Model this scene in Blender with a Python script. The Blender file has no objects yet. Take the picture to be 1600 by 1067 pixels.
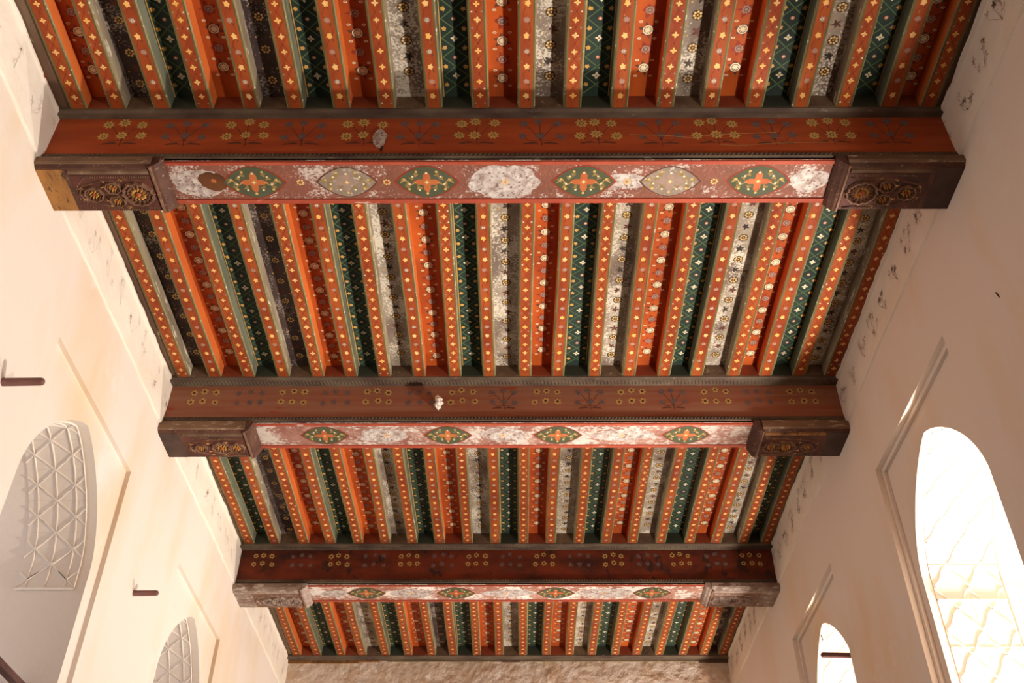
import bpy, math, random
from mathutils import Vector, Matrix
from mathutils.geometry import tessellate_polygon
random.seed(7)
PI = math.pi
scn = bpy.context.scene
COL = scn.collection

# ------------------------------------------------------------------ camera
EYE = 1.6
H = 4.12                     # joist undersides above the eye
ZC = EYE + H                 # joist undersides above the floor
HW = 2.198                   # half width of the hall
cam_d = bpy.data.cameras.new('camera')
cam = bpy.data.objects.new('camera', cam_d); COL.objects.link(cam)
cam_d.sensor_width = 36; cam_d.lens = 36.0
pitch = math.atan(1340/1600)
cam.location = (0.068, 0, EYE)
cam.rotation_euler = (PI/2 + pitch, 0, math.radians(0.16))
cam_d.clip_start = 0.05
scn.camera = cam

# ------------------------------------------------------------------ world and light
w = bpy.data.worlds.new('sky'); scn.world = w; w.use_nodes = True
bg = w.node_tree.nodes['Background']
bg.inputs[0].default_value = (0.80, 0.86, 1.0, 1); bg.inputs[1].default_value = 1.2
scn.view_settings.view_transform = 'Standard'
scn.view_settings.look = 'None'
scn.view_settings.gamma = 1.0
scn.view_settings.use_curve_mapping = False
scn.view_settings.exposure = 0.0

def sill_light(loc, power, color=(1.0, 0.92, 0.82), r=0.11):
    d = bpy.data.lights.new('sill_light', 'SPOT'); d.shadow_soft_size = r
    d.spot_size = math.radians(128); d.spot_blend = 1.0
    d.energy = power; d.color = color
    o = bpy.data.objects.new('sill_light', d); COL.objects.link(o); o.location = loc
    o.rotation_euler = (PI, math.radians(-42), 0)      # shining up, leaning into the hall
    return o
# sunlight thrown up from the sills of the windows in the right wall
sill_light((2.86, -0.10, 2.34), 520)
sill_light((2.86, 2.14, 2.34), 330)
sill_light((2.86, 4.72, 2.34), 900)
sill_light((2.86, 7.00, 2.34), 600)
sill_light((2.86, 9.10, 2.34), 720)  # lamp at an unseen window, added to brighten the end wall

# ------------------------------------------------------------------ materials
def new_mat(name):
    m = bpy.data.materials.new(name); m.use_nodes = True
    nt = m.node_tree
    return m, nt, nt.nodes['Principled BSDF']

def paint(name, base, alt=None, wear=None, wear_at=0.62, wear_scale=30, grain=(6, 6, 6), rough=0.55,
          bump=0.15, alt_at=(0.35, 0.7), wear_soft=0.04, bump_scale=60, spec=0.12, stretch=(1, 1, 1), patch=0):
    """base paint, cloudy second tone, flaked patches showing a third tone, fine relief"""
    m, nt, b = new_mat(name)
    N, L = nt.nodes, nt.links
    geo = N.new('ShaderNodeNewGeometry')
    mp = N.new('ShaderNodeMapping'); L.new(geo.outputs['Position'], mp.inputs[0]); mp.inputs['Scale'].default_value = grain
    n1 = N.new('ShaderNodeTexNoise'); n1.inputs['Scale'].default_value = 1; n1.inputs['Detail'].default_value = 6
    L.new(mp.outputs[0], n1.inputs[0])
    r1 = N.new('ShaderNodeMapRange'); r1.inputs[1].default_value = alt_at[0]; r1.inputs[2].default_value = alt_at[1]
    L.new(n1.outputs[0], r1.inputs[0])
    mx = N.new('ShaderNodeMix'); mx.data_type = 'RGBA'
    mx.inputs[6].default_value = (*base, 1); mx.inputs[7].default_value = (*(alt or tuple(c*0.7 for c in base)), 1)
    L.new(r1.outputs[0], mx.inputs[0])
    out = mx.outputs[2]
    if wear:
        mp2 = N.new('ShaderNodeMapping'); L.new(geo.outputs['Position'], mp2.inputs[0]); mp2.inputs['Scale'].default_value = stretch
        n2 = N.new('ShaderNodeTexNoise'); n2.inputs['Scale'].default_value = wear_scale; n2.inputs['Detail'].default_value = 8
        n2.inputs['Roughness'].default_value = 0.65
        L.new(mp2.outputs[0], n2.inputs[0])
        r2 = N.new('ShaderNodeMapRange'); r2.inputs[1].default_value = wear_at; r2.inputs[2].default_value = wear_at + wear_soft
        src = n2.outputs[0]
        if patch:
            n4 = N.new('ShaderNodeTexNoise'); n4.inputs['Scale'].default_value = 5; n4.inputs['Detail'].default_value = 3
            L.new(geo.outputs['Position'], n4.inputs[0])
            ma = N.new('ShaderNodeMath'); ma.operation = 'MULTIPLY_ADD'; ma.inputs[1].default_value = patch
            L.new(n4.outputs[0], ma.inputs[0]); 
            mb_ = N.new('ShaderNodeMath'); mb_.operation = 'SUBTRACT'; mb_.inputs[1].default_value = patch/2
            L.new(n2.outputs[0], mb_.inputs[0]); L.new(mb_.outputs[0], ma.inputs[2]); src = ma.outputs[0]
        L.new(src, r2.inputs[0])
        m2 = N.new('ShaderNodeMix'); m2.data_type = 'RGBA'; m2.inputs[7].default_value = (*wear, 1)
        L.new(r2.outputs[0], m2.inputs[0]); L.new(out, m2.inputs[6]); out = m2.outputs[2]
    L.new(out, b.inputs['Base Color'])
    b.inputs['Roughness'].default_value = rough
    b.inputs['Specular IOR Level'].default_value = spec
    if bump:
        n3 = N.new('ShaderNodeTexNoise'); n3.inputs['Scale'].default_value = bump_scale; n3.inputs['Detail'].default_value = 5
        L.new(geo.outputs['Position'], n3.inputs[0])
        bp = N.new('ShaderNodeBump'); bp.inputs['Strength'].default_value = bump; bp.inputs['Distance'].default_value = 0.01
        L.new(n3.outputs[0], bp.inputs['Height']); L.new(bp.outputs[0], b.inputs['Normal'])
    return m

M = {}
M['red'] = paint('joist_red', (0.36, 0.080, 0.019), (0.22, 0.036, 0.012), (0.48, 0.18, 0.06), 0.66, 45, (9, 2.5, 9))
M['red_side'] = paint('orange_side', (0.66, 0.17, 0.035), (0.50, 0.11, 0.03), (0.55, 0.38, 0.24), 0.66, 25, (6, 2, 6), stretch=(1, .25, 1))
M['green_side'] = paint('green_side', (0.115, 0.125, 0.088), (0.20, 0.20, 0.14), (0.28, 0.25, 0.17), 0.6, 30, (8, 2, 8), stretch=(1, .2, 1))
M['black_side'] = paint('bare_wood_side', (0.36, 0.29, 0.19), (0.17, 0.12, 0.09), (0.66, 0.58, 0.44), 0.58, 28, (8, 1.5, 8), stretch=(1, .2, 1))
M['panel_red'] = paint('panel_red', (0.46, 0.095, 0.016), (0.22, 0.038, 0.012), (0.36, 0.14, 0.07), 0.70, 40, (5, 2, 5))
M['panel_green'] = paint('panel_green', (0.018, 0.029, 0.023), (0.036, 0.054, 0.043), (0.08, 0.10, 0.08), 0.68, 40, (5, 2, 5))
M['panel_black'] = paint('panel_black', (0.040, 0.025, 0.026), (0.085, 0.055, 0.048), (0.34, 0.28, 0.24), 0.555, 80, (5, 2, 5), wear_soft=0.10, patch=.7)
M['panel_white'] = paint('panel_flaked', (0.17, 0.12, 0.095), (0.40, 0.33, 0.25), (0.62, 0.55, 0.45), 0.49, 75, (7, 3, 7), wear_soft=0.10, patch=.8)
M['line_green'] = paint('line_dark_green', (0.085, 0.085, 0.035), (0.17, 0.15, 0.06), bump=0)
M['line_ochre'] = paint('edge_ochre', (0.28, 0.22, 0.10), (0.20, 0.14, 0.07), (0.66, 0.58, 0.42), 0.6, 30, (10, 10, 10), bump=0)
M['yellow'] = paint('motif_yellow', (0.78, 0.42, 0.10), (0.80, 0.54, 0.24), bump=0)
M['ochre'] = paint('motif_ochre', (0.62, 0.33, 0.07), (0.52, 0.30, 0.10), bump=0)
M['cream'] = paint('motif_cream', (0.78, 0.70, 0.47), (0.62, 0.52, 0.33), bump=0)
M['faded'] = paint('motif_faded', (0.36, 0.22, 0.16), (0.26, 0.20, 0.17), bump=0, grain=(40, 40, 40))
M['darkred'] = paint('motif_dark_red', (0.21, 0.030, 0.015), (0.30, 0.05, 0.02), bump=0, grain=(30, 30, 30))
M['black'] = paint('motif_black', (0.035, 0.025, 0.02), (0.07, 0.05, 0.04), bump=0)
M['gold'] = paint('motif_gold', (0.60, 0.40, 0.12), (0.50, 0.32, 0.11), bump=0, grain=(30, 30, 30))
M['goldd'] = paint('motif_dark_gold', (0.30, 0.19, 0.06), (0.20, 0.13, 0.05), bump=0, grain=(30, 30, 30))
M['umber'] = paint('umber_patch', (0.16, 0.060, 0.020), (0.08, 0.03, 0.015), bump=0)
M['ghost_left'] = paint('ghost_paint_faint', (0.62, 0.50, 0.42), (0.78, 0.68, 0.58), bump=0, grain=(50, 50, 50), alt_at=(.4, .55))
M['end_red'] = paint('end_block_red', (0.25, 0.065, 0.028), (0.16, 0.045, 0.022), bump=0)
M['end_green'] = paint('end_block_green', (0.060, 0.060, 0.040), (0.040, 0.045, 0.032), bump=0)
M['lip'] = paint('worn_brown_moulding', (0.25, 0.155, 0.095), (0.14, 0.080, 0.052), (0.38, 0.28, 0.19), 0.58, 40, (3, 12, 12), stretch=(.3, 1, 1), bump=.3)
M['pink'] = paint('motif_pink', (0.50, 0.16, 0.08), (0.60, 0.30, 0.2), bump=0)
M['leafgreen'] = paint('motif_leaf_green', (0.075, 0.12, 0.050), (0.11, 0.15, 0.065), bump=0)
M['bluegrey'] = paint('motif_blue_grey', (0.13, 0.095, 0.10), (0.20, 0.13, 0.11), bump=0, grain=(60, 60, 60))
M['stem'] = paint('motif_stem', (0.085, 0.040, 0.028), (0.16, 0.05, 0.03), bump=0, grain=(60, 60, 60))
M['beam1'] = paint('beam_red', (0.42, 0.088, 0.028), (0.29, 0.055, 0.02), (0.42, 0.15, 0.08), 0.66, 20, (2, 6, 14), stretch=(.3, 1, 1))
M['beam2'] = paint('beam_brown', (0.30, 0.10, 0.055), (0.33, 0.16, 0.10), (0.34, 0.065, 0.03), 0.62, 8, (1.2, 8, 26), stretch=(.4, 1, 3))
M['beam3'] = paint('beam_maroon', (0.20, 0.040, 0.018), (0.050, 0.020, 0.015), (0.05, 0.025, 0.02), 0.58, 9, (4, 6, 7), stretch=(1, 1, .7))
M['cornice'] = paint('cornice_wood', (0.15, 0.11, 0.075), (0.07, 0.042, 0.034), (0.25, 0.20, 0.15), 0.64, 40, (4, 10, 10), stretch=(.3, 1, 1), bump=.3)
M['soff1'] = paint('soffit_worn', (0.19, 0.075, 0.050), (0.25, 0.09, 0.06), (0.52, 0.43, 0.38), 0.54, 75, (9, 9, 9), wear_soft=0.10, bump=.5, patch=.9)
M['soff2'] = paint('soffit_flaked', (0.25, 0.10, 0.075), (0.40, 0.22, 0.17), (0.58, 0.50, 0.44), 0.48, 60, (9, 9, 9), wear_soft=0.12, bump=.5, stretch=(.6, 1, 1), patch=.8)
M['soff3'] = paint('soffit_whitened', (0.30, 0.12, 0.08), (0.46, 0.24, 0.18), (0.76, 0.69, 0.62), 0.47, 45, (9, 9, 9), wear_soft=0.10, bump=.5, stretch=(.6, 1, 1), patch=1.0)
M['flake'] = paint('white_flaking', (0.60, 0.54, 0.50), (0.30, 0.21, 0.18), (0.17, 0.09, 0.07), 0.54, 60, (26, 26, 26), bump=.5, wear_soft=.08)
M['border'] = paint('border_red', (0.40, 0.085, 0.045), (0.30, 0.05, 0.03), (0.50, 0.32, 0.26), 0.63, 22, (5, 5, 5), stretch=(.3, 1, 1))
M['medal'] = paint('medallion_green', (0.065, 0.070, 0.035), (0.085, 0.095, 0.06), (0.30, 0.25, 0.18), 0.70, 40, (9, 9, 9))
M['medalgrey'] = paint('medallion_faded', (0.22, 0.17, 0.13), (0.30, 0.22, 0.17), (0.50, 0.44, 0.38), 0.56, 40, (12, 12, 12), wear_soft=.1)
M['star'] = paint('star_orange', (0.40, 0.085, 0.03), (0.46, 0.15, 0.05), bump=0)
M['carved'] = paint('carved_wood', (0.125, 0.058, 0.038), (0.075, 0.034, 0.026), (0.30, 0.21, 0.16), 0.60, 50, (9, 9, 9), wear_soft=.08, bump=.4)
M['carved3'] = paint('carved_wood_limed', (0.20, 0.12, 0.09), (0.33, 0.25, 0.20), (0.55, 0.47, 0.41), 0.52, 26, (9, 9, 9), wear_soft=.1, bump=.4, stretch=(.5, 1, 1))
M['relief'] = paint('relief_worn', (0.25, 0.135, 0.085), (0.14, 0.065, 0.040), (0.45, 0.33, 0.22), 0.62, 60, (20, 20, 20), bump=.3)
M['reliefdark'] = paint('relief_ground', (0.055, 0.026, 0.022), (0.16, 0.05, 0.035), bump=.3)
M['relieflight'] = paint('relief_limed', (0.45, 0.36, 0.31), (0.30, 0.20, 0.16), bump=.3, grain=(30, 30, 30))
M['barewood'] = paint('bare_ochre_wood', (0.38, 0.18, 0.055), (0.17, 0.075, 0.03), (0.07, 0.035, 0.02), 0.57, 30, (14, 4, 4), stretch=(2, .5, .5), bump=.3)
M['darkwood'] = paint('dark_smoked_wood', (0.055, 0.032, 0.026), (0.10, 0.062, 0.048), bump=.3)
M['edge'] = paint('edge_board', (0.19, 0.12, 0.075), (0.10, 0.055, 0.035), (0.34, 0.25, 0.16), 0.62, 26, (9, 1.5, 9), stretch=(1, .2, 1))
M['peg'] = paint('peg_wood', (0.15, 0.062, 0.055), (0.24, 0.12, 0.10), (0.33, 0.22, 0.18), 0.66, 50, (5, 30, 30), rough=.4)
M['bar'] = paint('bar_wood', (0.07, 0.03, 0.025), (0.12, 0.06, 0.05), bump=.2)
M['rust'] = paint('iron_nail', (0.05, 0.04, 0.035), (0.10, 0.06, 0.04), bump=0)
M['wire'] = paint('yellow_crack', (0.60, 0.36, 0.14), bump=0)

def plaster(name, base, alt, stain=None, stain_at=0.6, stain_scale=6, bump=0.25, bump_scale=7, grain=(1.1, 1.1, 0.5), dist=0.02, soft=0.15, alt_at=(0.40, 0.72)):
    m = paint(name, base, alt, stain, stain_at, stain_scale, grain, rough=0.9, bump=bump, alt_at=alt_at,
              wear_soft=soft, bump_scale=bump_scale, spec=0.1)
    for n in m.node_tree.nodes:
        if n.type == 'BUMP': n.inputs['Distance'].default_value = dist
    return m
M['plaster'] = plaster('wall_plaster', (0.80, 0.70, 0.615), (0.76, 0.57, 0.37), (0.83, 0.75, 0.68), 0.58, 1.6, soft=.1, grain=(2.0, 2.0, .8), alt_at=(.48, .80))
M['band'] = plaster('painted_band_plaster', (0.86, 0.77, 0.66), (0.80, 0.69, 0.56), (0.42, 0.31, 0.23), 0.73, 9, bump=.6, bump_scale=9, grain=(3, 3, 3), soft=.06)
M['frieze'] = plaster('frieze_plaster', (0.80, 0.68, 0.58), (0.62, 0.43, 0.28), (0.88, 0.80, 0.72), 0.55, 7, bump=1.0, bump_scale=12, grain=(6, 6, 6), soft=.05, dist=.03)
M['intrados'] = plaster('soffit_plaster', (0.80, 0.68, 0.57), (0.78, 0.64, 0.50), None, bump=.15, bump_scale=20)
M['stucco'] = plaster('stucco_rib', (0.82, 0.72, 0.62), (0.78, 0.66, 0.54), None, bump=.15, bump_scale=40)
M['ghost'] = paint('ghost_paint', (0.34, 0.23, 0.18), (0.72, 0.60, 0.50), bump=0, grain=(50, 50, 50), alt_at=(.4, .55))
M['added_dado'] = paint('added_dado_tile', (0.045, 0.085, 0.070), (0.10, 0.085, 0.05), grain=(12, 12, 12), rough=.3, bump=0)
M['floor'] = paint('floor_tile', (0.10, 0.065, 0.045), (0.08, 0.05, 0.035), grain=(2, 2, 2), rough=.4)

# ------------------------------------------------------------------ mesh builder
class MB:
    def __init__(s): s.v, s.f, s.m, s.mats = [], [], [], []
    def mi(s, mat):
        if mat not in s.mats: s.mats.append(mat)
        return s.mats.index(mat)
    def add(s, vs, fs, mat):
        b = len(s.v); k = s.mi(mat)
        s.v += [tuple(p) for p in vs]
        for f in fs: s.f.append(tuple(i + b for i in f)); s.m.append(k)
    def box(s, x0, x1, y0, y1, z0, z1, mat):
        vs = [(x, y, z) for x in (x0, x1) for y in (y0, y1) for z in (z0, z1)]
        s.add(vs, [(0, 1, 3, 2), (4, 6, 7, 5), (0, 4, 5, 1), (2, 3, 7, 6), (0, 2, 6, 4), (1, 5, 7, 3)], mat)
    def prism(s, prof, a0, a1, mk, mat, segs=1):
        """extrude profile prof (list of 2-tuples) from a0 to a1; mk(a,p)->3D"""
        n = len(prof); vs = []
        for i in range(segs + 1):
            a = a0 + (a1 - a0)*i/segs
            vs += [mk(a, p) for p in prof]
        fs = []
        for i in range(segs):
            for j in range(n):
                k = (j + 1) % n
                fs.append((i*n + j, i*n + k, (i + 1)*n + k, (i + 1)*n + j))
        fs.append(tuple(range(n))[::-1]); fs.append(tuple(range(segs*n, segs*n + n)))
        s.add(vs, fs, mat)
    def build(s, name, parent=None, loc=None, smooth=False):
        me = bpy.data.meshes.new(name)
        n = len(s.v)
        c = Vector(loc) if loc is not None else Vector([(min(p[i] for p in s.v) + max(p[i] for p in s.v))/2 for i in range(3)])
        me.from_pydata([(p[0]-c.x, p[1]-c.y, p[2]-c.z) for p in s.v], [], s.f)
        for mm in s.mats: me.materials.append(M[mm])
        me.polygons.foreach_set('material_index', s.m)
        if smooth: me.polygons.foreach_set('use_smooth', [True]*len(s.f))
        me.update()
        o = bpy.data.objects.new(name, me); COL.objects.link(o)
        o['_w'] = list(c)
        if parent is not None:
            o.parent = parent; pc = Vector(parent['_w']); o.location = c - pc
        else: o.location = c
        return o

def empty(name, loc):
    o = bpy.data.objects.new(name, None); COL.objects.link(o); o.location = loc; o['_w'] = list(loc); o.empty_display_size = .1
    return o
def tag(o, label, cat, group=None):
    o['label'] = label; o['category'] = cat
    if group: o['group'] = group
def struct(o): o['kind'] = 'structure'; return o

class Surf:
    """a painted face: origin o, axes u, v, outward normal n, optional sideways drift"""
    def __init__(s, o, u, v, n, drift=None): s.o, s.u, s.v, s.n, s.d = Vector(o), Vector(u), Vector(v), Vector(n), drift
    def P(s, a, b, off):
        if s.d: a = a + s.d(b)
        return s.o + s.u*a + s.v*b + s.n*off
def fan(mb, S, ca, cb, pts, mat, off=.0006):
    n = len(pts)
    mb.add([S.P(ca, cb, off)] + [S.P(ca + p[0], cb + p[1], off) for p in pts], [(0, i + 1, (i + 1) % n + 1) for i in range(n)], mat)
def ring(mb, S, ca, cb, ra, rb, t, mat, off=.0006, n=14):
    vs = []
    for i in range(n):
        a = 2*PI*i/n; vs.append(S.P(ca + ra*math.cos(a), cb + rb*math.sin(a), off)); vs.append(S.P(ca + (ra-t)*math.cos(a), cb + (rb-t)*math.sin(a), off))
    mb.add(vs, [(2*i, (2*i+2) % (2*n), (2*i+3) % (2*n), 2*i+1) for i in range(n)], mat)
def ribbon(mb, S, pts, wd, mat, off=.0004):
    vs = []; n = len(pts)
    for i, p in enumerate(pts):
        q0 = pts[max(0, i-1)]; q1 = pts[min(n-1, i+1)]
        dx, dy = q1[0]-q0[0], q1[1]-q0[1]; L = math.hypot(dx, dy) or 1
        nx, ny = -dy/L*wd/2, dx/L*wd/2
        vs += [S.P(p[0]+nx, p[1]+ny, off), S.P(p[0]-nx, p[1]-ny, off)]
    mb.add(vs, [(2*i, 2*i+1, 2*i+3, 2*i+2) for i in range(n-1)], mat)
def polar(R, k, depth, n=None, rot=0, sx=1, sy=1, jit=0):
    n = n or k*4; out = []
    for i in range(n):
        a = 2*PI*i/n; r = R*(1 - depth + depth*(0.5 + 0.5*math.cos(k*a)))*(1 + random.uniform(-jit, jit))
        out.append((sx*r*math.cos(a+rot), sy*r*math.sin(a+rot)))
    return out
def disc(R, n=8, sx=1, sy=1): return [(sx*R*math.cos(2*PI*i/n), sy*R*math.sin(2*PI*i/n)) for i in range(n)]
def cross(mb, S, a, b, R, mat, centre='ochre', off=.0007):
    fan(mb, S, a, b, polar(R*random.uniform(.9, 1.08), 4, .60, 16, random.uniform(-.12, .12), 1, 1, .05), mat, off)
    if centre: fan(mb, S, a, b, disc(R*.2, 6), centre, off + .0003)
def flower(mb, S, a, b, R, mat, k=8, centre='darkred', off=.0007, sx=1, sy=1):
    fan(mb, S, a, b, polar(R, k, .42, k*4, random.uniform(0, 1), sx, sy, .06), mat, off)
    if centre:
        ring(mb, S, a, b, R*.36*sx, R*.36*sy, R*.12, centre, off + .0003, 10)

# ------------------------------------------------------------------ ceiling: joists, panels
BAYS = [
 dict(y0=0.80, y1=.759*H, xs=[-2.078,-1.877,-1.665,-1.451,-1.227,-1.004,-0.78,-0.556,-0.326,-0.099,0.128,0.358,0.585,0.812,1.032,1.253,1.477,1.688,1.912,2.107],
      types='AABABABABABABABABABA', pan='RKGRKGRKGRKGRKRGKGR', worn={7, 13, 16, 10}),
 dict(y0=.836*H, y1=1.2797*H, xs=[-2.093,-1.888,-1.667,-1.441,-1.215,-0.998,-0.776,-0.555,-0.317,-0.099,0.139,0.356,0.586,0.812,1.042,1.259,1.497,1.706,1.928,2.136],
      types='ABABABABABABABABABAA', pan='KRGKRGKRGKRGKRGKRGK', worn={6, 9, 12, 15, 18}),
 dict(y0=1.368*H, y1=1.8187*H, xs=[-2.108,-1.893,-1.657,-1.437,-1.217,-0.986,-0.771,-0.546,-0.315,-0.089,0.136,0.362,0.592,0.818,1.033,1.264,1.5,1.72,1.935,2.125],
      types='ABABABABABABABABABAA', pan='GKRGRKGRKGRKGRKGRKG', worn={8, 11, 14, 17, 5}),
 dict(y0=1.912*H, y1=2.364*H, xs=[-2.081,-1.879,-1.645,-1.436,-1.209,-0.981,-0.754,-0.539,-0.305,-0.084,0.144,0.378,0.605,0.826,1.054,1.275,1.496,1.724,1.935,2.12],
      types='ABABABABABABABABABAA', pan='RGRKGRKGRKGRKGRKGRK', worn={3, 9, 12, 15}),
]
JW = .043; JD = .090
SIDE = {'R': 'red_side', 'G': 'green_side', 'K': 'black_side', 'E': 'edge'}

def joist(bay, i, parent):
    x = bay['xs'][i]; y0, y1 = bay['y0'], bay['y1']
    ls = 'E' if i == 0 else bay['pan'][i-1]; rs = 'E' if i == 19 else bay['pan'][i]
    ph = random.uniform(0, 6.3); am = random.uniform(.0015, .0045)
    dr = lambda b: am*math.sin(ph + b*2.6)
    mb = MB(); c = .006; w = JW*random.uniform(.96, 1.04)
    ys = [y0 + (y1-y0)*k/10 for k in range(11)]
    prof = [(-w, ZC+JD+.02), (-w, ZC+c), (-w+c, ZC), (w-c, ZC), (w, ZC+c), (w, ZC+JD+.02)]
    mats = [SIDE[ls], 'line_ochre', 'red', 'line_ochre', SIDE[rs], 'red']
    n = len(prof)
    b = len(mb.v)
    for y in ys:
        for p in prof: mb.v.append((x + p[0] + dr(y-y0), y, p[1]))
    for k in range(10):
        for j in range(n):
            q = (j+1) % n
            mb.f.append((k*n+j, k*n+q, (k+1)*n+q, (k+1)*n+j)); mb.m.append(mb.mi(mats[j]))
    mb.f.append(tuple(range(n))); mb.m.append(mb.mi('red'))
    mb.f.append(tuple(range(10*n, 11*n))[::-1]); mb.m.append(mb.mi('red'))
    S = Surf((x, y0, ZC), (1, 0, 0), (0, 1, 0), (0, 0, -1), dr)
    L = y1 - y0
    for s in (-1, 1):
        ribbon(mb, S, [(s*(w-.0098), t*L/10) for t in range(11)], .0072, 'line_green')
    hw = w - .016
    pitch_ = .084
    nn = int(L/pitch_)
    off0 = (L - nn*pitch_)/2
    wornp = random.random()*.25
    typ = bay['types'][i]
    if typ == 'A':
        za, zb = [], []
        for k in range(2*nn + 1):
            t = off0 + k*pitch_/2
            sgn = 1 if k % 2 else -1
            za.append((sgn*hw*.9, t)); zb.append((-sgn*hw*.9, t))
        za = [(a if k % 2 else 0, t) for k, (a, t) in enumerate(za)]
        zb = [(b_ if k % 2 else 0, t) for k, (b_, t) in enumerate(zb)]
        ribbon(mb, S, za, .0042, 'darkred'); ribbon(mb, S, zb, .0042, 'darkred')
        for k in range(nn):
            t = off0 + (k + .5)*pitch_
            cross(mb, S, random.uniform(-.002, .002), t + random.uniform(-.004, .004), .0175, 'yellow')
            if random.random() > .4:
                for s in (-1, 1):
                    if random.random() > .3: fan(mb, S, s*hw*.85, t + pitch_/2, polar(.0065, 5, .5, 10, random.random(), 1, 1, .2), 'faded' if random.random() < .7 else 'cream')
    else:
        pts = [(hw*.62*math.sin(PI*t/ pitch_), t) for t in [off0 + q*pitch_/6 for q in range(6*nn + 1)]]
        ribbon(mb, S, pts, .0042, 'darkred')
        for k in range(nn):
            t = off0 + (k + .5)*pitch_; sg = 1 if k % 2 else -1
            if k % 2 == 0:
                fan(mb, S, random.uniform(-.003, .003), t, polar(.0185, 5, .38, 15, random.uniform(0, 6), .86, 1.05, .14), 'yellow', .0007)
                fan(mb, S, -sg*.012, t + .022, disc(.006, 6, .6, 1.2), 'stem', .0005)
            else:
                fan(mb, S, random.uniform(-.003, .003), t, polar(.0165, 7, .35, 21, random.uniform(0, 6), 1, 1, .15), 'faded', .0007)
                ring(mb, S, 0, t, .008, .008, .003, 'cream' if random.random() < .35 else 'pink', .0010, 8)
                fan(mb, S, sg*.012, t + .020, disc(.006, 6, .6, 1.2), 'stem', .0005)
    return mb.build('joist', parent)

def panel(bay, i, parent):
    xa = bay['xs'][i] + JW - .003; xb = bay['xs'][i+1] - JW + .003
    y0, y1 = bay['y0'], bay['y1']; kind = bay['pan'][i]; z = ZC + JD
    mat = {'R': 'panel_red', 'G': 'panel_green', 'K': 'panel_white' if i in bay['worn'] else 'panel_black'}[kind]
    mb = MB(); mb.box(xa, xb, y0, y1, z, z + .02, mat)
    cx = (xa+xb)/2; hw = (xb-xa)/2
    S = Surf((cx, y0, z), (1, 0, 0), (0, 1, 0), (0, 0, -1)); L = y1-y0
    ph = random.uniform(0, .08)
    if kind == 'R':
        k = 0; t = L - .10 - ph
        while t > .03:
            if k % 2 == 0:
                R = .025
                fan(mb, S, 0, t, polar(R*1.75, 6, .55, 24, .3, 1, 1, .2), 'stem', .0005)
                fan(mb, S, 0, t, disc(R, 14), 'cream', .0008)
                ring(mb, S, 0, t, R*.78, R*.78, .003, 'stem', .0011, 12)
                for q in range(7): fan(mb, S, R*.5*math.cos(q*.9), t + R*.5*math.sin(q*.9), disc(.0026, 5), 'stem', .0012)
                for sa in (-1, 1):
                    for sb in (-1, 1):
                        ring(mb, S, sa*.036, t + sb*.045, .010, .0065, .0042, 'cream', .0008, 8)
            else:
                R = .023
                fan(mb, S, 0, t, polar(R*1.8, 5, .5, 20, .6, 1, 1, .25), 'darkred', .0005)
                fan(mb, S, 0, t, polar(R, 9, .25, 27, 0, 1, 1, .1), 'faded', .0008)
                ring(mb, S, 0, t, R*.55, R*.55, .004, 'stem', .0011, 10)
            t -= .105; k += 1
    elif kind == 'G':
        k = 0; step = .105; t = L - .05 - ph*.5
        n = int(L/(step/2)); zz = []
        hg = hw - .014
        za = [(((0 if q % 2 else hg)), L - .02 - q*step/2) for q in range(n)]
        zb = [(((0 if q % 2 else -hg)), L - .02 - q*step/2) for q in range(n)]
        for z_ in (za, zb): ribbon(mb, S, z_, .0085, 'leafgreen', .0005)
        for s in (-1, 1): ribbon(mb, S, [(s*(hw-.007), 0), (s*(hw-.007), L)], .005, 'ochre', .0006)
        q = 1
        while L - .02 - q*step/2 > .02:
            t = L - .02 - q*step/2
            if q % 2 == 0:
                if (q//2) % 2: cross(mb, S, 0, t, .021, 'cream', 'darkred', .0010)
                else:
                    fan(mb, S, 0, t, disc(.010, 8), 'pink', .0009); fan(mb, S, 0, t, disc(.0045, 6), 'cream', .0012)
            else:
                for s in (-1, 1): fan(mb, S, s*(hg*.80), t, polar(.014, 5, .4, 15, random.random()*6, 1, 1, .15), 'ochre', .0008)
            q += 1
    else:
        k = 0; t = L - .07 - ph
        while t > .03:
            if k % 2 == 0:
                R = .025
                fan(mb, S, 0, t, disc(R*1.12, 14), 'black', .0005)
                for q in range(7):
                    a = q*2*PI/7 + .3
                    fan(mb, S, R*.68*math.cos(a), t + R*.68*math.sin(a), disc(.0070, 7), 'ochre', .0008)
                    fan(mb, S, R*.68*math.cos(a), t + R*.68*math.sin(a), disc(.0035, 6), 'cream', .0011)
                fan(mb, S, 0, t, disc(.0050, 7), 'ochre', .0010)
            else:
                fan(mb, S, random.uniform(-.01, .01), t, polar(.026, 5, .6, 20, random.random()*6, 1, 1, .3), 'black' if random.random() < .6 else 'stem', .0005)
                for s in (-1, 1): fan(mb, S, s*.034, t + .02, disc(.0048, 6), 'ochre', .0008)
            t -= .088; k += 1
    p = mb.build('panel', parent)
    # end block closing the trough against the beam
    eb = MB(); eb.box(xa, xb, y1 - .002, y1 + .03, ZC + .0, z + .02, {'R': 'end_red', 'G': 'end_green', 'K': 'edge'}[kind])
    eb.build('end_block', parent)

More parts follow.
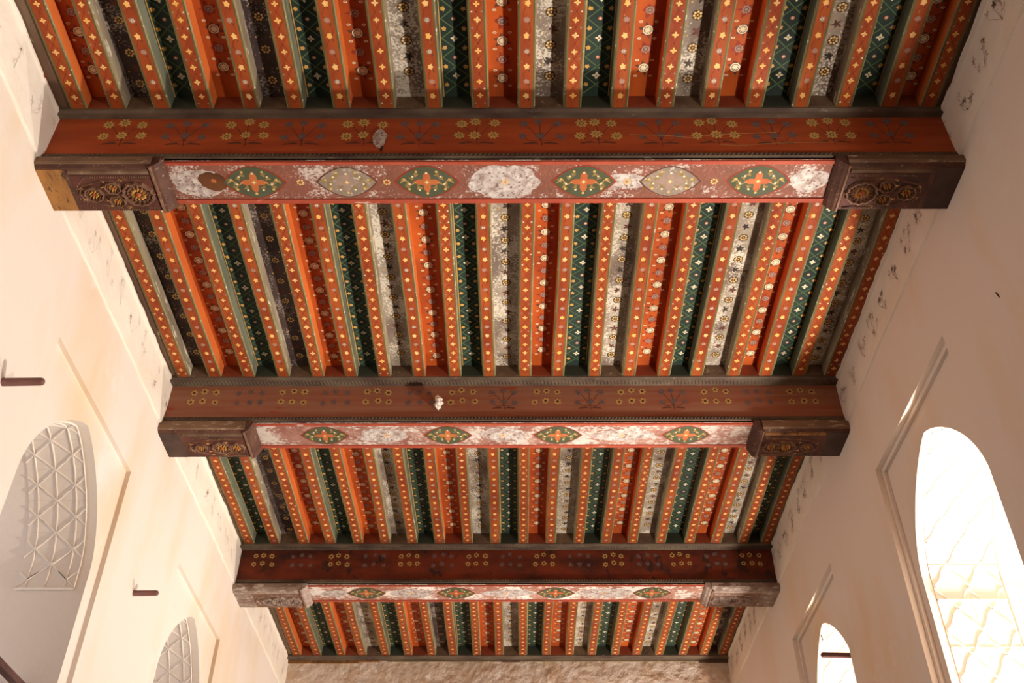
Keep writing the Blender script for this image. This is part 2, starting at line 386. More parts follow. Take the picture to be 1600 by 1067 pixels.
ceiling = MB()
ceiling.box(-HW-.3, HW+.3, -3.2, 10.4, ZC + .16, ZC + .26, 'edge')
ceiling = struct(ceiling.build('ceiling'))
for bi, bay in enumerate(BAYS):
    bp = MB(); bp.box(-HW, HW, bay['y0'], bay['y1'] + .03, ZC + JD + .02, ZC + .158, 'edge')
    bayo = bp.build('ceiling_bay', ceiling)
    for i in range(20): joist(bay, i, bayo)
    for i in range(19): panel(bay, i, bayo)
    # edge boards along the walls
    for s in (-1, 1):
        xw = s*HW; xj = bay['xs'][0] - JW if s < 0 else bay['xs'][-1] + JW
        mb = MB(); x0, x1 = sorted((xw + s*.01, xj - s*.001))
        mb.box(x0, x1, bay['y0'], bay['y1'] + .03, ZC + .012, ZC + JD + .02, 'edge')
        # red outer fillet and a grey groove
        fa, fb = sorted((xw + s*.01, xw - s*.020))
        mb.box(fa, fb, bay['y0'], bay['y1'] + .03, ZC - .004, ZC + .02, 'red')
        mb.build('edge_board', bayo)

# ------------------------------------------------------------------ beams
def rope(mb, x0, x1, yf, z0, z1, mat, pitch_=.022):
    S = Surf((x0, yf, z0), (1, 0, 0), (0, 0, 1), (0, -1, 0)); h = z1-z0; n = int((x1-x0)/pitch_)
    for k in range(n):
        a = k*pitch_
        mb.add([S.P(a, 0, 0), S.P(a+pitch_*.6, 0, 0), S.P(a+pitch_*1.25, h, 0), S.P(a+pitch_*.65, h, 0), S.P(a+pitch_*.6, h/2, .004)],
               [(0, 1, 4), (1, 2, 4), (2, 3, 4), (3, 0, 4)], mat)

def cluster(mb, S, a, b, kind, sc=1.0, stems=True):
    pos = [(-.082, .046), (-.004, .060), (.080, .046), (-.090, -.046), (-.002, -.038), (.088, -.044)]
    if stems:
        for p in pos:
            ribbon(mb, S, [(a + p[0]*sc, b + p[1]*sc), (a + p[0]*.6*sc, b + (p[1]-.035)*sc), (a, b - .075*sc)], .0035, 'stem', .0004)
        ribbon(mb, S, [(a, b-.04*sc), (a + .004, b - .115*sc)], .005, 'stem', .0005)
        for s in (-1, 1):
            fan(mb, S, a + s*.045*sc, b - .097*sc, [(s*x*sc, y*sc) for x, y in ((-.04, -.004), (-.01, .010), (.035, .0), (.045, -.010), (.0, -.004))], 'stem', .0006)
    for p in pos:
        R = (.032 if kind != 'blue' else .028)*sc*random.uniform(.92, 1.08)
        pa, pb = a + (p[0] + random.uniform(-.008, .008))*sc, b + (p[1] + random.uniform(-.006, .006))*sc
        if kind == 'yellow': flower(mb, S, pa, pb, R, 'gold', 8, 'stem')
        elif kind == 'outline':
            flower(mb, S, pa, pb, R*.95, 'gold', 6, None); fan(mb, S, pa, pb, disc(R*.36, 8), 'stem', .0011)
        else: fan(mb, S, pa, pb, polar(R, 6, .55, 24, random.random()*6, 1, 1, .25), 'bluegrey', .0007)


def medallion(mb, S, a, b, A, B, faded=False):
    n = 24
    def outl(A, B):
        pts = []
        for i in range(n):
            t = -1 + 2*i/(n/2) if i < n/2 else 3 - 2*i/(n/2)
            s = -1 if i < n/2 else 1
            pts.append((A*t, s*B*max(0, (1 - abs(t)**1.7))**.85))
        return pts
    fan(mb, S, a, b, outl(A*1.08, B*1.06), 'darkred' if not faded else 'stem', .0010)
    fan(mb, S, a, b, outl(A, B), 'medalgrey' if faded else 'medal', .0014)
    star = []
    for i in range(16):
        an = 2*PI*i/16; k = abs(math.cos(2*an)); r = .34 + .66*k**2.2
        star.append((A*.48*r*math.cos(an), B*.72*r*math.sin(an)))
    fan(mb, S, a, b, star, 'faded' if faded else 'star', .0018)
    fan(mb, S, a, b, polar(.014, 4, .5, 16), 'gold', .0022)
    fan(mb, S, a, b, disc(.006, 6), 'cream', .0025)
    for q in range(14):
        an = 2*PI*(q + .5)/14; rr = .80 if q % 2 else .62
        px_, py_ = A*rr*math.cos(an)*.95, B*rr*math.sin(an)*.92
        fan(mb, S, a + px_, b + py_, disc(.0075 if q % 2 else .006, 7), 'gold' if q % 2 else 'cream', .0020)
        fan(mb, S, a + px_*1.06, b + py_*.7, polar(.016, 3, .6, 12, random.random()*6, 1, 1, .2), 'goldd', .0017)
    if not faded:
        for s in (-1, 1):
            ribbon(mb, S, [(a + s*A*.35, b), (a + s*A*.55, b + .02), (a + s*A*.7, b - .015), (a + s*A*.88, b + .005)], .004, 'gold', .0019)

def blob(mb, S, a, b, A, B, mat, off=.0008, n=34, jit=.16):
    pts = []; r = 1
    for i in range(n):
        r = .75*r + .25*(1 + random.uniform(-jit*2.4, jit*2.4)); an = 2*PI*i/n
        pts.append((A*r*math.cos(an), B*r*math.sin(an)))
    fan(mb, S, a, b, pts, mat, off)

BEAMS = [
 dict(yf=.7727*H, y1=.759*H, zb=.9205*H, th=.0655*H, face='beam1', soff='soff1', kind='yellow', stems=True,
      yel=[-1.845,-1.237,-0.662,-0.113,0.477,1.057,1.616], blu=[-1.536,-0.965,-0.394,0.199,0.783,1.335,1.906],
      med=[-1.196,-0.355,0.407,1.254], fad=[-0.744,0.827], flake=[(0.02, .17, .11), (-1.46, .12, .09), (.62, .13, .05), (1.49, .10, .08)],
      carv='carved', labels=('nearest and widest ceiling crossbeam, bright red face with yellow flower sprigs and a bald plaster patch')),
 dict(yf=1.3014*H, y1=1.2797*H, zb=.925*H, th=.067*H, face='beam2', soff='soff2', kind='outline', stems=False,
      yel=[-1.956,-1.377,-0.823,-0.269,0.28,0.834,1.384,1.95], blu=[-1.66,-1.1,-0.55,0.0,0.56,1.10,1.66],
      med=[-1.165,-0.365,0.351,1.184], fad=[], flake=[(-.79, .16, .08), (.0, .16, .08), (.772, .2, .07)],
      carv='carved', labels=('middle ceiling crossbeam, faded brown face with pale flower outlines and a white lump stuck on it')),
 dict(yf=1.842*H, y1=1.8187*H, zb=.922*H, th=.072*H, face='beam3', soff='soff3', kind='outline', stems=False,
      yel=[-1.993,-1.371,-0.795,-0.241,0.314,0.879,1.433,2.009], blu=[-1.68,-1.08,-0.52,0.04,0.6,1.16,1.72],
      med=[-1.143,-0.409,0.403,1.19], fad=[], flake=[(-.78, .18, .07), (0.02, .2, .06), (.8, .22, .07), (-1.4, .12, .06)],
      carv='carved3', labels=('farthest ceiling crossbeam, dark maroon sooty face and a whitened underside')),
]
for bi, B in enumerate(BEAMS):
    yf, zb, th = B['yf'], EYE + B['zb'], B['th']
    yb = yf + th
    t = empty('cross_beam', (0, yf + th/2, zb)); tag(t, B['labels'], 'beam', 'painted crossbeams of the ceiling')
    X0, X1 = -HW - .02, HW + .02
    # front board
    mb = MB(); mb.prism([(yf, zb + .004), (yf, ZC + .02), (yf + .04, ZC + .02), (yf + .04, zb + .004)], X0, X1, lambda a, p: (a, p[0], p[1]), B['face'], 24)
    S = Surf((0, yf, 0), (1, 0, 0), (0, 0, 1), (0, -1, 0))
    zc = ZC - .100 if bi == 0 else ZC - .102
    for x in B['blu']: cluster(mb, S, x, zc - .005, 'blue', 1.0 if bi == 0 else .86, bi == 0 or random.random() < .4)
    for x in B['yel']: cluster(mb, S, x, zc, B['kind'], 1.0 if bi == 0 else (.86 if bi == 1 else .80), B['stems'])
    if bi == 0:
        ribbon(mb, S, [(.63, ZC-.14), (.80, ZC-.145), (.93, ZC-.165), (1.05, ZC-.14), (1.35, ZC-.125)], .004, 'wire', .0014)
        ribbon(mb, S, [(1.06, ZC-.215), (1.14, ZC-.225), (1.35, ZC-.205), (1.62, ZC-.20)], .003, 'wire', .0014)
    mb.build('front_board', t)
    if bi == 0:
        pm = MB(); blob(pm, S, -.585, ZC - .165, .034, .075, 'flake', .003); blob(pm, S, -.57, ZC-.235, .008, .03, 'black', .002)
        pm.build('plaster_patch', t)['label'] = 'bald pale patch where the red paint is gone'
    if bi == 1:
        lm = MB(); cx, cz = -.42, ZC - .175
        for k in range(9):
            a0 = Vector((cx + random.uniform(-.012, .012), yf - .04 + random.uniform(-.015, .015), cz - .036 + k*.009))
            vs = [a0 + Vector(v)*r for v, r in (((1, 0, 0), .022), ((-1, 0, 0), .02), ((0, 1, 0), .04), ((0, -1, 0), .03), ((0, 0, 1), .026), ((0, 0, -1), .024))]
            lm.add(vs, [(0, 2, 4), (2, 1, 4), (1, 3, 4), (3, 0, 4), (2, 0, 5), (1, 2, 5), (3, 1, 5), (0, 3, 5)], 'stucco')
        lm.build('plaster_lump', t, smooth=True)['label'] = 'small white lump stuck to the face'
    # upper cornice under the joist ends
    mb = MB(); y1 = B['y1']
    prof = [(y1, ZC + .008), (y1, ZC - .008), (y1 + .018, ZC - .014), (yf + .004, ZC - .010), (yf + .004, ZC + .008)]
    mb.prism(prof, X0, X1, lambda a, p: (a, p[0], p[1]), 'cornice', 1)
    if bi:
        Sx = Surf((X0, y1 + .02, ZC - .0145), (1, 0, 0), (0, 1, 0), (0, 0, -1))
        for k in range(0, 190):
            a = .04 + k*.023
            mb.add([Sx.P(a, 0, 0), Sx.P(a + .010, 0, 0), Sx.P(a + .022, .055, -.001), Sx.P(a + .010, .055, -.001), Sx.P(a + .010, .028, .004)],
                   [(0, 1, 4), (1, 2, 4), (2, 3, 4), (3, 0, 4)], 'cornice')
    mb.build('cornice', t)
    # lower rope moulding on the front
    mb = MB(); z0, z1 = zb + .012, zb + .048
    mb.prism([(yf + .002, z1), (yf - .006, z1 - .004), (yf - .010, z0 + .004), (yf + .002, z0)], X0, X1, lambda a, p: (a, p[0], p[1]), 'cornice', 1)
    rope(mb, X0 + .02, X1 - .03, yf - .0085, z0 + .006, z1 - .004, 'cornice')
    mb.build('rope_moulding', t)
    # soffit board with red borders
    mb = MB(); mb.box(X0, X1, yf, yb, zb, zb + .03, B['soff'])
    S2 = Surf((0, (yf + yb)/2, zb), (1, 0, 0), (0, 1, 0), (0, 0, -1))
    for x, A, Bb in B['flake']: blob(mb, S2, x, 0, A, Bb, 'flake', .0008)
    for x in B['med']: medallion(mb, S2, x, 0, .148, .098)
    for x in B['fad']: medallion(mb, S2, x, 0, .140, .092, True)
    allx = sorted(B['med'] + B['fad'])
    for xa, xb in zip(allx, allx[1:]):
        if xb - xa > .25:
            xm = (xa + xb)/2
            for q in range(7):
                fan(mb, S2, xm + .014*math.cos(q*.9), .014*math.sin(q*.9), disc(.0055, 6), 'yellow', .0016)
            fan(mb, S2, xm, 0, disc(.005, 6), 'star', .0018)
    if bi == 0: blob(mb, S2, -1.395, -.005, .07, .062, 'umber', .0012); flower(mb, S2, -1.39, -.01, .016, 'star', 6, None, .0016)
    mb.build('soffit_board', t)
    mb = MB()
    for ya, yb_ in ((yf + .002, yf + .026), (yb - .030, yb + .002)):
        mb.prism([(ya, zb + .001), (ya + .003, zb - .007), (yb_ - .003, zb - .007), (yb_, zb + .001)], X0, X1, lambda a, p: (a, p[0], p[1]), 'border', 1)
    mb.build('border_strip', t)
    mb = MB(); mb.box(X0, X1, yb - .03, yb, zb + .004, ZC + .12, B['face']); mb.build('back_board', t)

    # ------------------------------------------------------- corbels
    for s in (-1, 1):
        Lc = .60 if bi != 2 else .595
        xw = s*(HW + .01); xi = s*(HW - Lc)
        zt = EYE + .9065*H if bi < 2 else EYE + .909*H
        side = 'left' if s < 0 else 'right'
        near = ('nearest', 'middle', 'farthest')[bi]
        extra = {(0, -1): 'bare ochre wood at wall', (0, 1): 'big sunflower rosette',
                 (1, -1): 'rosettes in dark lozenge', (1, 1): 'gold line along frame',
                 (2, -1): 'limed white all over', (2, 1): 'greyed with crisp end moulding'}[(bi, s)]
        c = empty('corbel', (s*(HW - Lc/2), yf + th/2, zt))
        tag(c, 'carved corbel under %s end of %s crossbeam, %s' % (side, near, extra), 'corbel', 'carved corbels at the walls')
        cm = B['carv']
        xo = xi + s*.05                       # block ends, end moulding begins
        mb = MB()
        prof = [(yf - .004, zb + .012), (yf - .016, zb + .004), (yf - .020, zt + .012), (yf - .006, zt), (yb - .004, zt), (yb + .004, zt + .010), (yb + .004, zb + .012)]
        mb.prism(prof, xw, xo, lambda a, p: (a, p[0], p[1]), cm, 6)
        mb.build('block', c)
        mb = MB()
        mb.prism([(yf - .012, zb + .008), (yf - .026, zb + .001), (yf - .030, zt + .022), (yf - .024, zt + .012), (yf - .012, zt + .014)], xw, xo, lambda a, p: (a, p[0], p[1]), 'lip' if bi < 2 else cm, 4)
        mb.build('front_moulding', c)
        # end moulding: slanted ovolo
        mb = MB()
        mprof = [(0, zb + .004), (0, zb - .012), (.010, zb - .030), (.024, zt + .014), (.034, zt + .002), (.052, zt - .004), (.052, zb + .004)]
        mb.prism(mprof, yf - .020, yb + .008, lambda a, p: (xi + s*p[0], a, p[1]), cm if bi != 2 else 'relieflight', 1)
        mb.prism([(.046, zt), (.049, zt - .010), (.058, zt - .010), (.062, zt)], yf - .016, yb + .004, lambda a, p: (xi + s*p[0], a, p[1]), 'relief', 1)
        mb.build('end_moulding', c)
        # frame strips round the carved field
        mb = MB()
        fx0 = xi + s*.066; fx1 = xi + s*.45
        mb.prism([(yf + .004, zt), (yf + .010, zt - .008), (yf + .026, zt - .008), (yf + .034, zt)], fx0, xw if bi == 2 else fx1, lambda a, p: (a, p[0], p[1]), 'barewood' if (bi, s) == (1, 1) else ('edge' if bi < 2 else 'relieflight'), 1)
        mb.build('frame_strip', c)
        # wall end, plain or bare
        mb = MB(); e0, e1 = sorted((xw, xi + s*.475))
        mb.box(e0 + .001, e1, yf + .002, yb - .006, zt - .0025, zt + .002, {(0, -1): 'barewood'}.get((bi, s), 'darkwood' if bi < 2 else cm)); mb.build('wall_end', c)
        # carved field
        Sf = Surf((xi, (yf + .038 + yb)/2, zt), (s, 0, 0), (0, 1, 0), (0, 0, -1)); hh = (yb - yf - .038)/2 - .016
        mb = MB()
        mb.box(min(fx0, fx1), max(fx0, fx1), yf + .038, yb - .010, zt - .002, zt + .001, 'reliefdark' if bi < 2 else 'relief')
        nb = 34
        for k in range(nb):                       # rope edge, rounded towards the wall
            for sg in (-1, 1):
                a = .075 + k*.011; a2 = a
                b_ = sg*(hh + .004)
                if k > nb - 8: b_ = sg*(hh + .004)*math.cos((k - nb + 8)/8*1.45)
                mb.add([Sf.P(a2, b_ - .005, .002), Sf.P(a2 + .005, b_ - .005, .002), Sf.P(a2 + .009, b_ + .005, .002), Sf.P(a2 + .004, b_ + .005, .002), Sf.P(a2 + .0045, b_, .008)],
                       [(0, 1, 4), (1, 2, 4), (2, 3, 4), (3, 0, 4)], 'lip' if bi < 2 else 'relieflight')
        mb.build('carved_field', c)
        def rosette(ca, cb, R, k1):
            mb = MB(); rm = 'relief' if bi < 2 else 'relieflight'
            n = 28; vs = []; 
            for i in range(n):                      # scalloped raised rim
                a = 2*PI*i/n; r = R*(1 + .07*math.cos(k1*a*1.0))
                for rr, hgt in ((r, .002), (r*.95, .017), (r*.86, .017), (r*.80, .003)):
                    vs.append(Sf.P(ca + rr*math.cos(a), cb + rr*.92*math.sin(a), hgt))
            mb.add(vs, [(4*i + j, (4*i + 4 + j) % (4*n), (4*i + 5 + j) % (4*n), 4*i + j + 1) for i in range(n) for j in range(3)], rm)
            for rr, cnt, hg, mt in ((.66, k1 + 4, .019, rm), (.38, k1, .022, 'ochre' if bi < 2 else rm)):
                for i in range(cnt):
                    a = 2*PI*i/cnt + rr; u = Vector((math.cos(a), math.sin(a)))*R; v = Vector((-math.sin(a), math.cos(a)))*R*rr*2.6/cnt
                    q = [(u*(rr-.16)), (u*rr + v*1.1), (u*(rr+.15)), (u*rr - v*1.1)]
                    mb.add([Sf.P(ca + z.x, cb + z.y*.92, .003) for z in q] + [Sf.P(ca + u.x*rr, cb + u.y*rr*.92, hg)], [(0, 1, 4), (1, 2, 4), (2, 3, 4), (3, 0, 4)], mt)
            n = 8
            mb.add([Sf.P(ca, cb, .026)] + [Sf.P(ca + R*.17*math.cos(2*PI*i/n), cb + R*.17*math.sin(2*PI*i/n), .008) for i in range(n)],
                   [(0, i+1, (i+1) % n+1) for i in range(n)], 'star' if bi < 2 else 'relief')
            mb.build('rosette', c)
        hh2 = hh*.86
        if bi == 0:
            rs = [(.150, 0, hh2*.92, 12), (.262, hh*.42, hh2*.46, 7), (.262, -hh*.42, hh2*.46, 7), (.365, 0, hh2*.56, 8)]
        elif bi == 1:
            rs = [(.130, 0, hh2*.62, 8), (.225, 0, hh2*.74, 10), (.360, 0, hh2*.46, 6)]
        else:
            rs = [(.130, 0, hh2*.66, 8), (.235, 0, hh2*.74, 10), (.335, 0, hh2*.50, 7)]
        for r in rs: rosette(*r)
        mb = MB(); rm = 'relief' if bi < 2 else 'relieflight'
        def tube(pts, wd, hg):
            vs = []
            for i, p in enumerate(pts):
                q0 = pts[max(0, i-1)]; q1 = pts[min(len(pts)-1, i+1)]; dx, dy = q1[0]-q0[0], q1[1]-q0[1]; L = math.hypot(dx, dy) or 1
                nx, ny = -dy/L*wd/2, dx/L*wd/2
                vs += [Sf.P(p[0]+nx, p[1]+ny, .002), Sf.P(p[0], p[1], hg), Sf.P(p[0]-nx, p[1]-ny, .002)]
            mb.add(vs, [f for i in range(len(pts)-1) for f in ((3*i, 3*i+1, 3*i+4, 3*i+3), (3*i+1, 3*i+2, 3*i+5, 3*i+4))], rm)
        tube([(.075, 0), (.43, 0)], .009, .009)
        for sg in (-1, 1):
            tube([(.078, sg*hh*.95), (.12, sg*hh*.88), (.20, sg*hh*.92), (.235, sg*hh*.80), (.30, sg*hh*.86), (.345, sg*hh*.66), (.41, sg*hh*.50), (.435, 0)], .008, .010)
            for a, b_ in ((.19, .55), (.31, .42), (.42, .34), (.30, .80), (.22, .86)):
                fan(mb, Sf, a, sg*b_*hh, polar(.012, 3, .6, 12, random.random()*6, 1.3, .8, .1), 'ochre' if bi < 2 else 'relief', .0045)
        mb.build('scrollwork', c)

# cornice at the end wall, belongs to the ceiling
mb = MB(); mb.prism([(2.364*H, ZC + .11), (2.364*H, ZC - .008), (2.372*H, ZC - .014), (2.396*H, ZC - .010), (2.396*H, ZC + .11)], -HW, HW, lambda a, p: (a, p[0], p[1]), 'cornice', 1)
mb.build('cornice', ceiling)

# ------------------------------------------------------------------ walls
YE = 2.392*H                 # end wall
Y0 = -3.0
AR = .126*H; SILL = 2.25
FRW = .300*H/2; FRT = EYE + .800*H; FRB = 2.05
DEPTH = .95
WIN = {-1: [-0.23, 2.14, 4.51, 6.88], 1: [-0.23, 2.14, 4.51, 6.88, 9.25]}  # last right window is unseen, added with its lamp for the end wall
AH = .144*H
HALF = []                     # half of the pointed arch: (across, up, arc length) from the crown down
for _i in range(41):
    _u = math.sin(PI/2*_i/40); _z = (1 - _u**1.3)**.55 if _u < 1 else 0
    _p = (AR*_u, AH*_z)
    HALF.append((*_p, 0 if not HALF else HALF[-1][2] + math.hypot(_p[0]-HALF[-1][0], _p[1]-HALF[-1][1])))
ALEN = HALF[-1][2]
def arch_pts(yc, zc, n=20):
    half = HALF[::max(1, 40//n)]
    return [(yc - AR, SILL)] + [(yc - p[0], zc + p[1]) for p in half[::-1]] + [(yc + p[0], zc + p[1]) for p in half[1:]] + [(yc + AR, SILL)]
AZS = {-1: EYE + .630*H, 1: EYE + .617*H}
def tess(mb, loops, mk, mat):
    flat = [p for l in loops for p in l]
    tris = tessellate_polygon([[Vector((p[0], p[1], 0)) for p in l] for l in loops])
    mb.add([mk(*p) for p in flat], [tuple(t_) for t_ in tris], mat)

for s, wname in ((-1, 'wall_left'), (1, 'wall_right')):
    X = s*HW
    rects = [[(yc - FRW, FRB), (yc + FRW, FRB), (yc + FRW, FRT), (yc - FRW, FRT)] for yc in WIN[s]]
    mb = MB()
    outer = [(Y0, 0), (YE + .3, 0), (YE + .3, ZC + .3), (Y0, ZC + .3)]
    tess(mb, [outer] + rects, lambda y, z: (X, y, z), 'plaster')
    # outer skin closing the wall thickness
    AZ = AZS[s]
    wall = None
    for yc, rc in zip(WIN[s], rects):
        d1 = .028 if s < 0 else .034; d2 = d1 + (.0 if s < 0 else .022); mg = .030
        r2 = [(yc - FRW + mg, FRB + mg), (yc + FRW - mg, FRB + mg), (yc + FRW - mg, FRT - mg), (yc - FRW + mg, FRT - mg)]
        for i in range(4):                           # outer reveal, ledge, inner reveal
            a, b = rc[i], rc[(i+1) % 4]; a2, b2 = r2[i], r2[(i+1) % 4]
            mb.add([(X, *a), (X, *b), (X + s*d1, *b), (X + s*d1, *a)], [(0, 1, 2, 3)], 'plaster')
            mb.add([(X + s*d1, *a), (X + s*d1, *b), (X + s*d1, *b2), (X + s*d1, *a2)], [(0, 1, 2, 3)], 'plaster')
            mb.add([(X + s*d1, *a2), (X + s*d1, *b2), (X + s*d2, *b2), (X + s*d2, *a2)], [(0, 1, 2, 3)], 'plaster')
        tess(mb, [r2, arch_pts(yc, AZ)], lambda y, z: (X + s*d2, y, z), 'plaster')
    # back skin
    tess(mb, [outer] + [arch_pts(yc, AZ) for yc in WIN[s]], lambda y, z: (X + s*DEPTH, y, z), 'plaster')
    wall = struct(mb.build(wname))
    # painted upper band, slightly proud with a rough lower edge
    mb = MB(); zl = EYE + .9225*H; n = 160; vs = []
    pr = .012
    for i in range(n + 1):
        y = .5 + (YE - .5)*i/n; z = zl + random.uniform(-.006, .006) + .006*math.sin(y*3)
        vs += [(X + s*.005, y, z - .004), (X - s*pr*random.uniform(.8, 1.1), y, z + .006), (X - s*pr, y, z + .10), (X - s*pr, y, ZC + .05)]
    mb.add(vs, [(4*i + j, 4*i + j + 1, 4*i + 5 + j, 4*i + 4 + j) for i in range(n) for j in range(3)], 'band')
    Sb = Surf((X - s*pr, 0, 0), (0, 1, 0), (0, 0, 1), (-s, 0, 0))
    for y in [.9 + .23*k for k in range(39)]:         # ghosts of painted sprigs
        zz = ZC - .13 + random.uniform(-.02, .02)
        gm = 'ghost_left' if s < 0 else 'ghost'
        for q in range(3 if s < 0 else 6):
            a, b_ = y + random.uniform(-.07, .07), zz + random.uniform(-.07, .07)
            fan(mb, Sb, a, b_, polar(.026, 5, .8, 20, random.random()*6, 1, 1, .4), gm, .0006)
            ribbon(mb, Sb, [(a, b_), (a + .01, b_ - .03), (y, zz - .09)], .003, gm, .0005)
    band = mb.build('trim_1' if s < 0 else 'trim_2'); struct(band)
    # ragged plaster lip lapping over the timber
    mb = MB(); n = 150
    for bay in BAYS:
        ya, yb = bay['y0'], bay['y1'] + .02; n = 44; vs = []; r = .012
        for i in range(n + 1):
            r = .6*r + .4*random.uniform(.004, .026); y = ya + (yb - ya)*i/n
            vs += [(X - s*.008, y, ZC - .016), (X - s*(pr + r), y, ZC - .010), (X - s*(pr + r), y, ZC + .004)]
        mb.add(vs, [(3*i + j, 3*i + j + 1, 3*i + 4 + j, 3*i + 3 + j) for i in range(n) for j in range(2)], 'band')
    mb.build('plaster_lip', band)

for o in list(bpy.data.objects):
    if o.type == 'MESH' and None in [m for m in o.data.materials]: pass

# windows: deep arched reveals with stucco lattice
wn = 0
for s in (-1, 1):
    for yc in WIN[s]:
        wn += 1
        X = s*HW
        d2 = .028 if s < 0 else .056
        mb = MB(); na = 40
        AZ = AZS[s]; prof = arch_pts(yc, AZ, na)
        xs = [d2, .42, DEPTH]; vs = []
        for xx in xs:
            for p in prof: vs.append((X + s*xx, p[0], p[1]))
        k = len(prof)
        mb.add(vs, [(i*k + j, i*k + j + 1, (i+1)*k + j + 1, (i+1)*k + j) for i in range(2) for j in range(k-1)], 'intrados')
        mb.add([(X + s*d2, yc - AR, SILL), (X + s*DEPTH, yc - AR, SILL), (X + s*DEPTH, yc + AR, SILL), (X + s*d2, yc + AR, SILL)], [(0, 1, 2, 3)], 'intrados')
        wo = struct(mb.build('window_%d' % wn, loc=(X + s*d2, yc, SILL)))
        if yc < 4 or yc > 9: continue
        # stucco lattice: vertical ribs and star diagonals on the curved soffit
        ub0, ub1 = (.085, .40) if s < 0 else (.10, .47)
        vmax = ALEN + (.10 if s < 0 else .75)
        def arcP(u, v, off):
            # v = arc length from the crown towards the far jamb (negative towards the near one)
            sg = 1 if v >= 0 else -1; av = abs(v)
            if av <= ALEN:
                k = 1
                while k < 40 and HALF[k][2] < av: k += 1
                a, b = HALF[k-1], HALF[k]; f = (av - a[2])/(b[2] - a[2] or 1)
                y, z = a[0] + (b[0]-a[0])*f, a[1] + (b[1]-a[1])*f
                dy, dz = b[0]-a[0], b[1]-a[1]; L = math.hypot(dy, dz)
                return Vector((X + s*u, yc + sg*(y + dz/L*off), AZ + z - dy/L*off))
            return Vector((X + s*u, yc + sg*(AR - off), AZ - (av - ALEN)))
        def rib(mb, u0, v0, u1, v1, wd, hg, wig=0):
            n = max(2, int(math.hypot(u1-u0, v1-v0)/.022)); du, dv = u1-u0, v1-v0; L = math.hypot(du, dv); nu, nv = -dv/L, du/L; vs = []
            for i in range(n + 1):
                t_ = i/n; wv = wig*math.sin(t_*PI*2) + random.uniform(-.0012, .0012)
                u, v = u0 + du*t_ + nu*wv, v0 + dv*t_ + nv*wv
                vs += [arcP(u + nu*wd/2, v + nv*wd/2, -.001), arcP(u + nu*wd/5, v + nv*wd/5, hg), arcP(u - nu*wd/5, v - nv*wd/5, hg), arcP(u - nu*wd/2, v - nv*wd/2, -.001)]
            mb.add(vs, [(4*i + j, 4*i + j + 1, 4*i + 5 + j, 4*i + 4 + j) for i in range(n) for j in range(3)], 'stucco')
        cols = [ub0 + (ub1 - ub0)*f for f in (.17, .5, .83)] if s < 0 else [ub0 + (ub1-ub0)*f for f in (.26, .74)]
        a_ = cols[1] - cols[0]; hb = .088 if s < 0 else .125
        mb = MB(); n = 60; vs = []; v0 = -.55; off = .007 if s < 0 else .004
        for i in range(n + 1):
            v = v0 + (vmax - v0)*i/n
            vs += [arcP(ub0, v, -.001), arcP(ub0, v, off), arcP(ub1, v, off), arcP(ub1, v, -.001)]
        mb.add(vs, [(4*i + j, 4*i + j + 1, 4*i + 5 + j, 4*i + 4 + j) for i in range(n) for j in range(3)] + [(4*n, 4*n+1, 4*n+2, 4*n+3)], 'intrados')
        mb.build('stucco_panel', wo)
        arcQ = arcP
        arcP = lambda u, v, o_, off=off: arcQ(u, v, o_ + off)
        hgt, wd = (.007, .013) if s < 0 else (.0055, .014)
        nv = int(vmax/hb) + 1
        mb = MB()
        if s < 0:
            for cu in cols: rib(mb, cu, -.55, cu, vmax, wd*.8, hgt)
        else:
            rib(mb, (cols[0]+cols[1])/2, -.55, (cols[0]+cols[1])/2, vmax, wd*.5, .002)
        mb.build('lattice_upright', wo)
        mb = MB()
        for ci, cu in enumerate(cols):
            for j in range(-6, nv + 1):
                v = j*hb
                if v > vmax: continue
                if (s < 0 and (j + ci) % 2 == 0) or (s > 0 and j % 2 == 0):
                    for su in (-1, 1):
                        for sv in (-1, 1):
                            ln = 1.0 if (s < 0 or su == (1 if ci == 0 else -1)) else .95
                            ue = cu + su*a_*(ln if s < 0 else .5)*1.0; ve = v + sv*hb*(1.0 if s < 0 else .96)
                            if ue < ub0 or ue > ub1:
                                f = ((ub0 if ue < ub0 else ub1) - cu)/(ue - cu); ue = cu + (ue-cu)*f; ve = v + (ve-v)*f
                            if ve > vmax: continue
                            rib(mb, cu, v, ue, ve, wd, hgt, .0 if s < 0 else .006)
        mb.build('lattice_diagonal', wo)
        mb = MB()
        if s < 0:
            rib(mb, ub0, vmax, ub1, vmax, .012, .010); rib(mb, ub0, -.55, ub0, vmax, .008, .005)
            for j in range(1, nv, 2): rib(mb, ub0 + .01, j*hb, ub1 - .01, j*hb, .004, .002)
        else:
            for v in (ALEN + .12,): rib(mb, ub0, v, ub1, v, .014, .010)
            for v in (ALEN + .12 + .26, ALEN - .08): rib(mb, ub0, v, ub1, v, .006, .004)
            rib(mb, ub1 + .012, -.5, ub1 + .012, vmax, .016, .006)
        mb.build('lattice_border', wo)

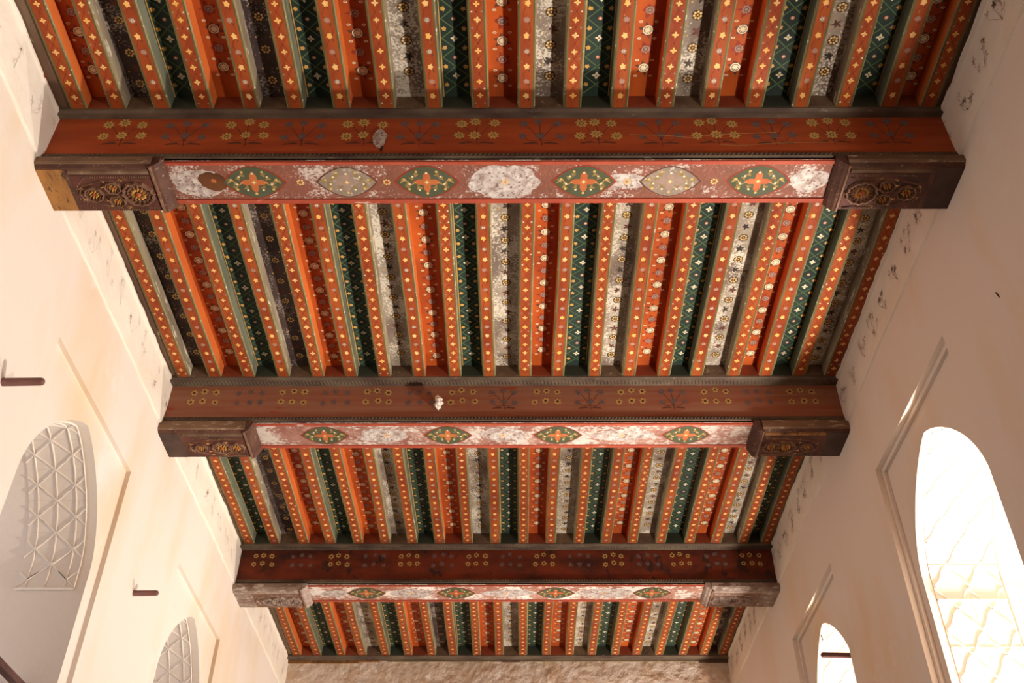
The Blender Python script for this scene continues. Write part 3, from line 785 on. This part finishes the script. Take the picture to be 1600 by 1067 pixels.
# end wall, floor
mb = MB(); mb.box(-HW - .9, HW + .9, YE, YE + .3, 0, ZC + .2, 'frieze')
struct(mb.build('wall_end'))
mb = MB(); mb.box(-HW - .9, HW + .9, -3.2, -2.95, 0, ZC + .2, 'frieze'); struct(mb.build('wall_near'))
mb = MB()
for x0, x1, th in ((-HW + .01, -1.48, .022), (-1.48, -1.28, .010), (-.06, .12, .012), (1.90, HW - .01, .022)):
    mb.box(x0, x1, YE - .014, YE + .01, ZC - .016 - th, ZC - .012, 'barewood' if x0 < -1 else 'edge')
mb.box(-1.2, 1.9, YE - .006, YE + .01, ZC - .022, ZC - .014, 'line_ochre')
struct(mb.build('trim_3'))
mb = MB(); mb.box(-HW - 1, HW + 1, -3.2, YE + .3, -.1, 0, 'floor'); struct(mb.build('floor'))

for k, (x0, x1, y0_, y1_) in enumerate(((-HW - .001, -HW + .02, Y0, YE), (HW - .02, HW + .001, Y0, YE), (-HW, HW, YE - .02, YE + .001), (-HW, HW, -2.951, -2.93))):
    mb = MB(); mb.box(x0, x1, y0_, y1_, 0, 1.75, 'added_dado'); struct(mb.build('trim_%d' % (4 + k)))   # unseen dark tile facing, added to cut light bouncing upward

# ------------------------------------------------------------------ pegs, bar, nails
def round_peg(name, base, axis, L, r, mat, parent=None):
    mb = MB(); n = 14; base = Vector(base); ax = Vector(axis).normalized()
    u = ax.cross(Vector((0, 0, 1))).normalized(); v = ax.cross(u)
    prof = [(-.03, r), (L - r*.9, r*.97), (L - r*.45, r*.86), (L - r*.12, r*.55), (L, 0.0005)]
    vs = []
    for d, rr in prof:
        for i in range(n): vs.append(base + ax*d + (u*math.cos(2*PI*i/n) + v*math.sin(2*PI*i/n))*rr)
    mb.add(vs, [(k*n + i, k*n + (i+1) % n, (k+1)*n + (i+1) % n, (k+1)*n + i) for k in range(len(prof)-1) for i in range(n)] + [tuple(range(n)), tuple(range(4*n, 5*n))], mat)
    return mb.build(name, parent, smooth=True)
g = 'wooden pegs projecting from the walls'
p = round_peg('wall_peg', (-HW, .870*H, EYE + .673*H), (1, .02, .03), .185, .0185, 'peg'); tag(p, 'dark round wooden peg in the left wall, above the nearer arched window', 'peg', g)
p = round_peg('wall_peg', (-HW, 1.364*H, EYE + .670*H), (1, 0, .01), .150, .0175, 'peg'); tag(p, 'dark round wooden peg in the left wall between the two arched windows', 'peg', g)
p = round_peg('wall_peg', (HW, 1.535*H, EYE + .648*H), (-1, 0, .02), .170, .0175, 'peg'); tag(p, 'dark wooden peg in the right wall, crossing the small far arched window', 'peg', g)
mb = MB()
bx, bz = -.598*H + .068, EYE + .476*H
mb.prism([(bx - .02, bz - .018), (bx + .02, bz - .018), (bx + .024, bz + .012), (bx, bz + .022), (bx - .024, bz + .012)], 4.51 - AR - .01, 4.51 + AR + .01, lambda a, q: (q[0], a, q[1]), 'bar', 6)
tag(mb.build('wooden_bar'), 'dark wooden bar across the nearer left window opening, bottom left corner', 'bar')
def nail(y, z, s, L, lab):
    mb = MB(); X = s*HW; mb.prism([(y - .003, 0), (y + .003, 0), (y, .006)], z, z + L, lambda a, q: (X - s*(q[1] - .001) - s*.004*(a-z)/L, q[0] + (a-z)*.18, a), 'rust', 3)
    tag(mb.build('nail'), lab, 'nail', 'thin iron nails in the right wall')
nail(.807*H, EYE + .736*H, 1, .035, 'thin dark iron nail on the bare right wall, nearest the right edge')
nail(1.639*H, EYE + .718*H, 1, .045, 'short dark iron nail above the far right arched window')
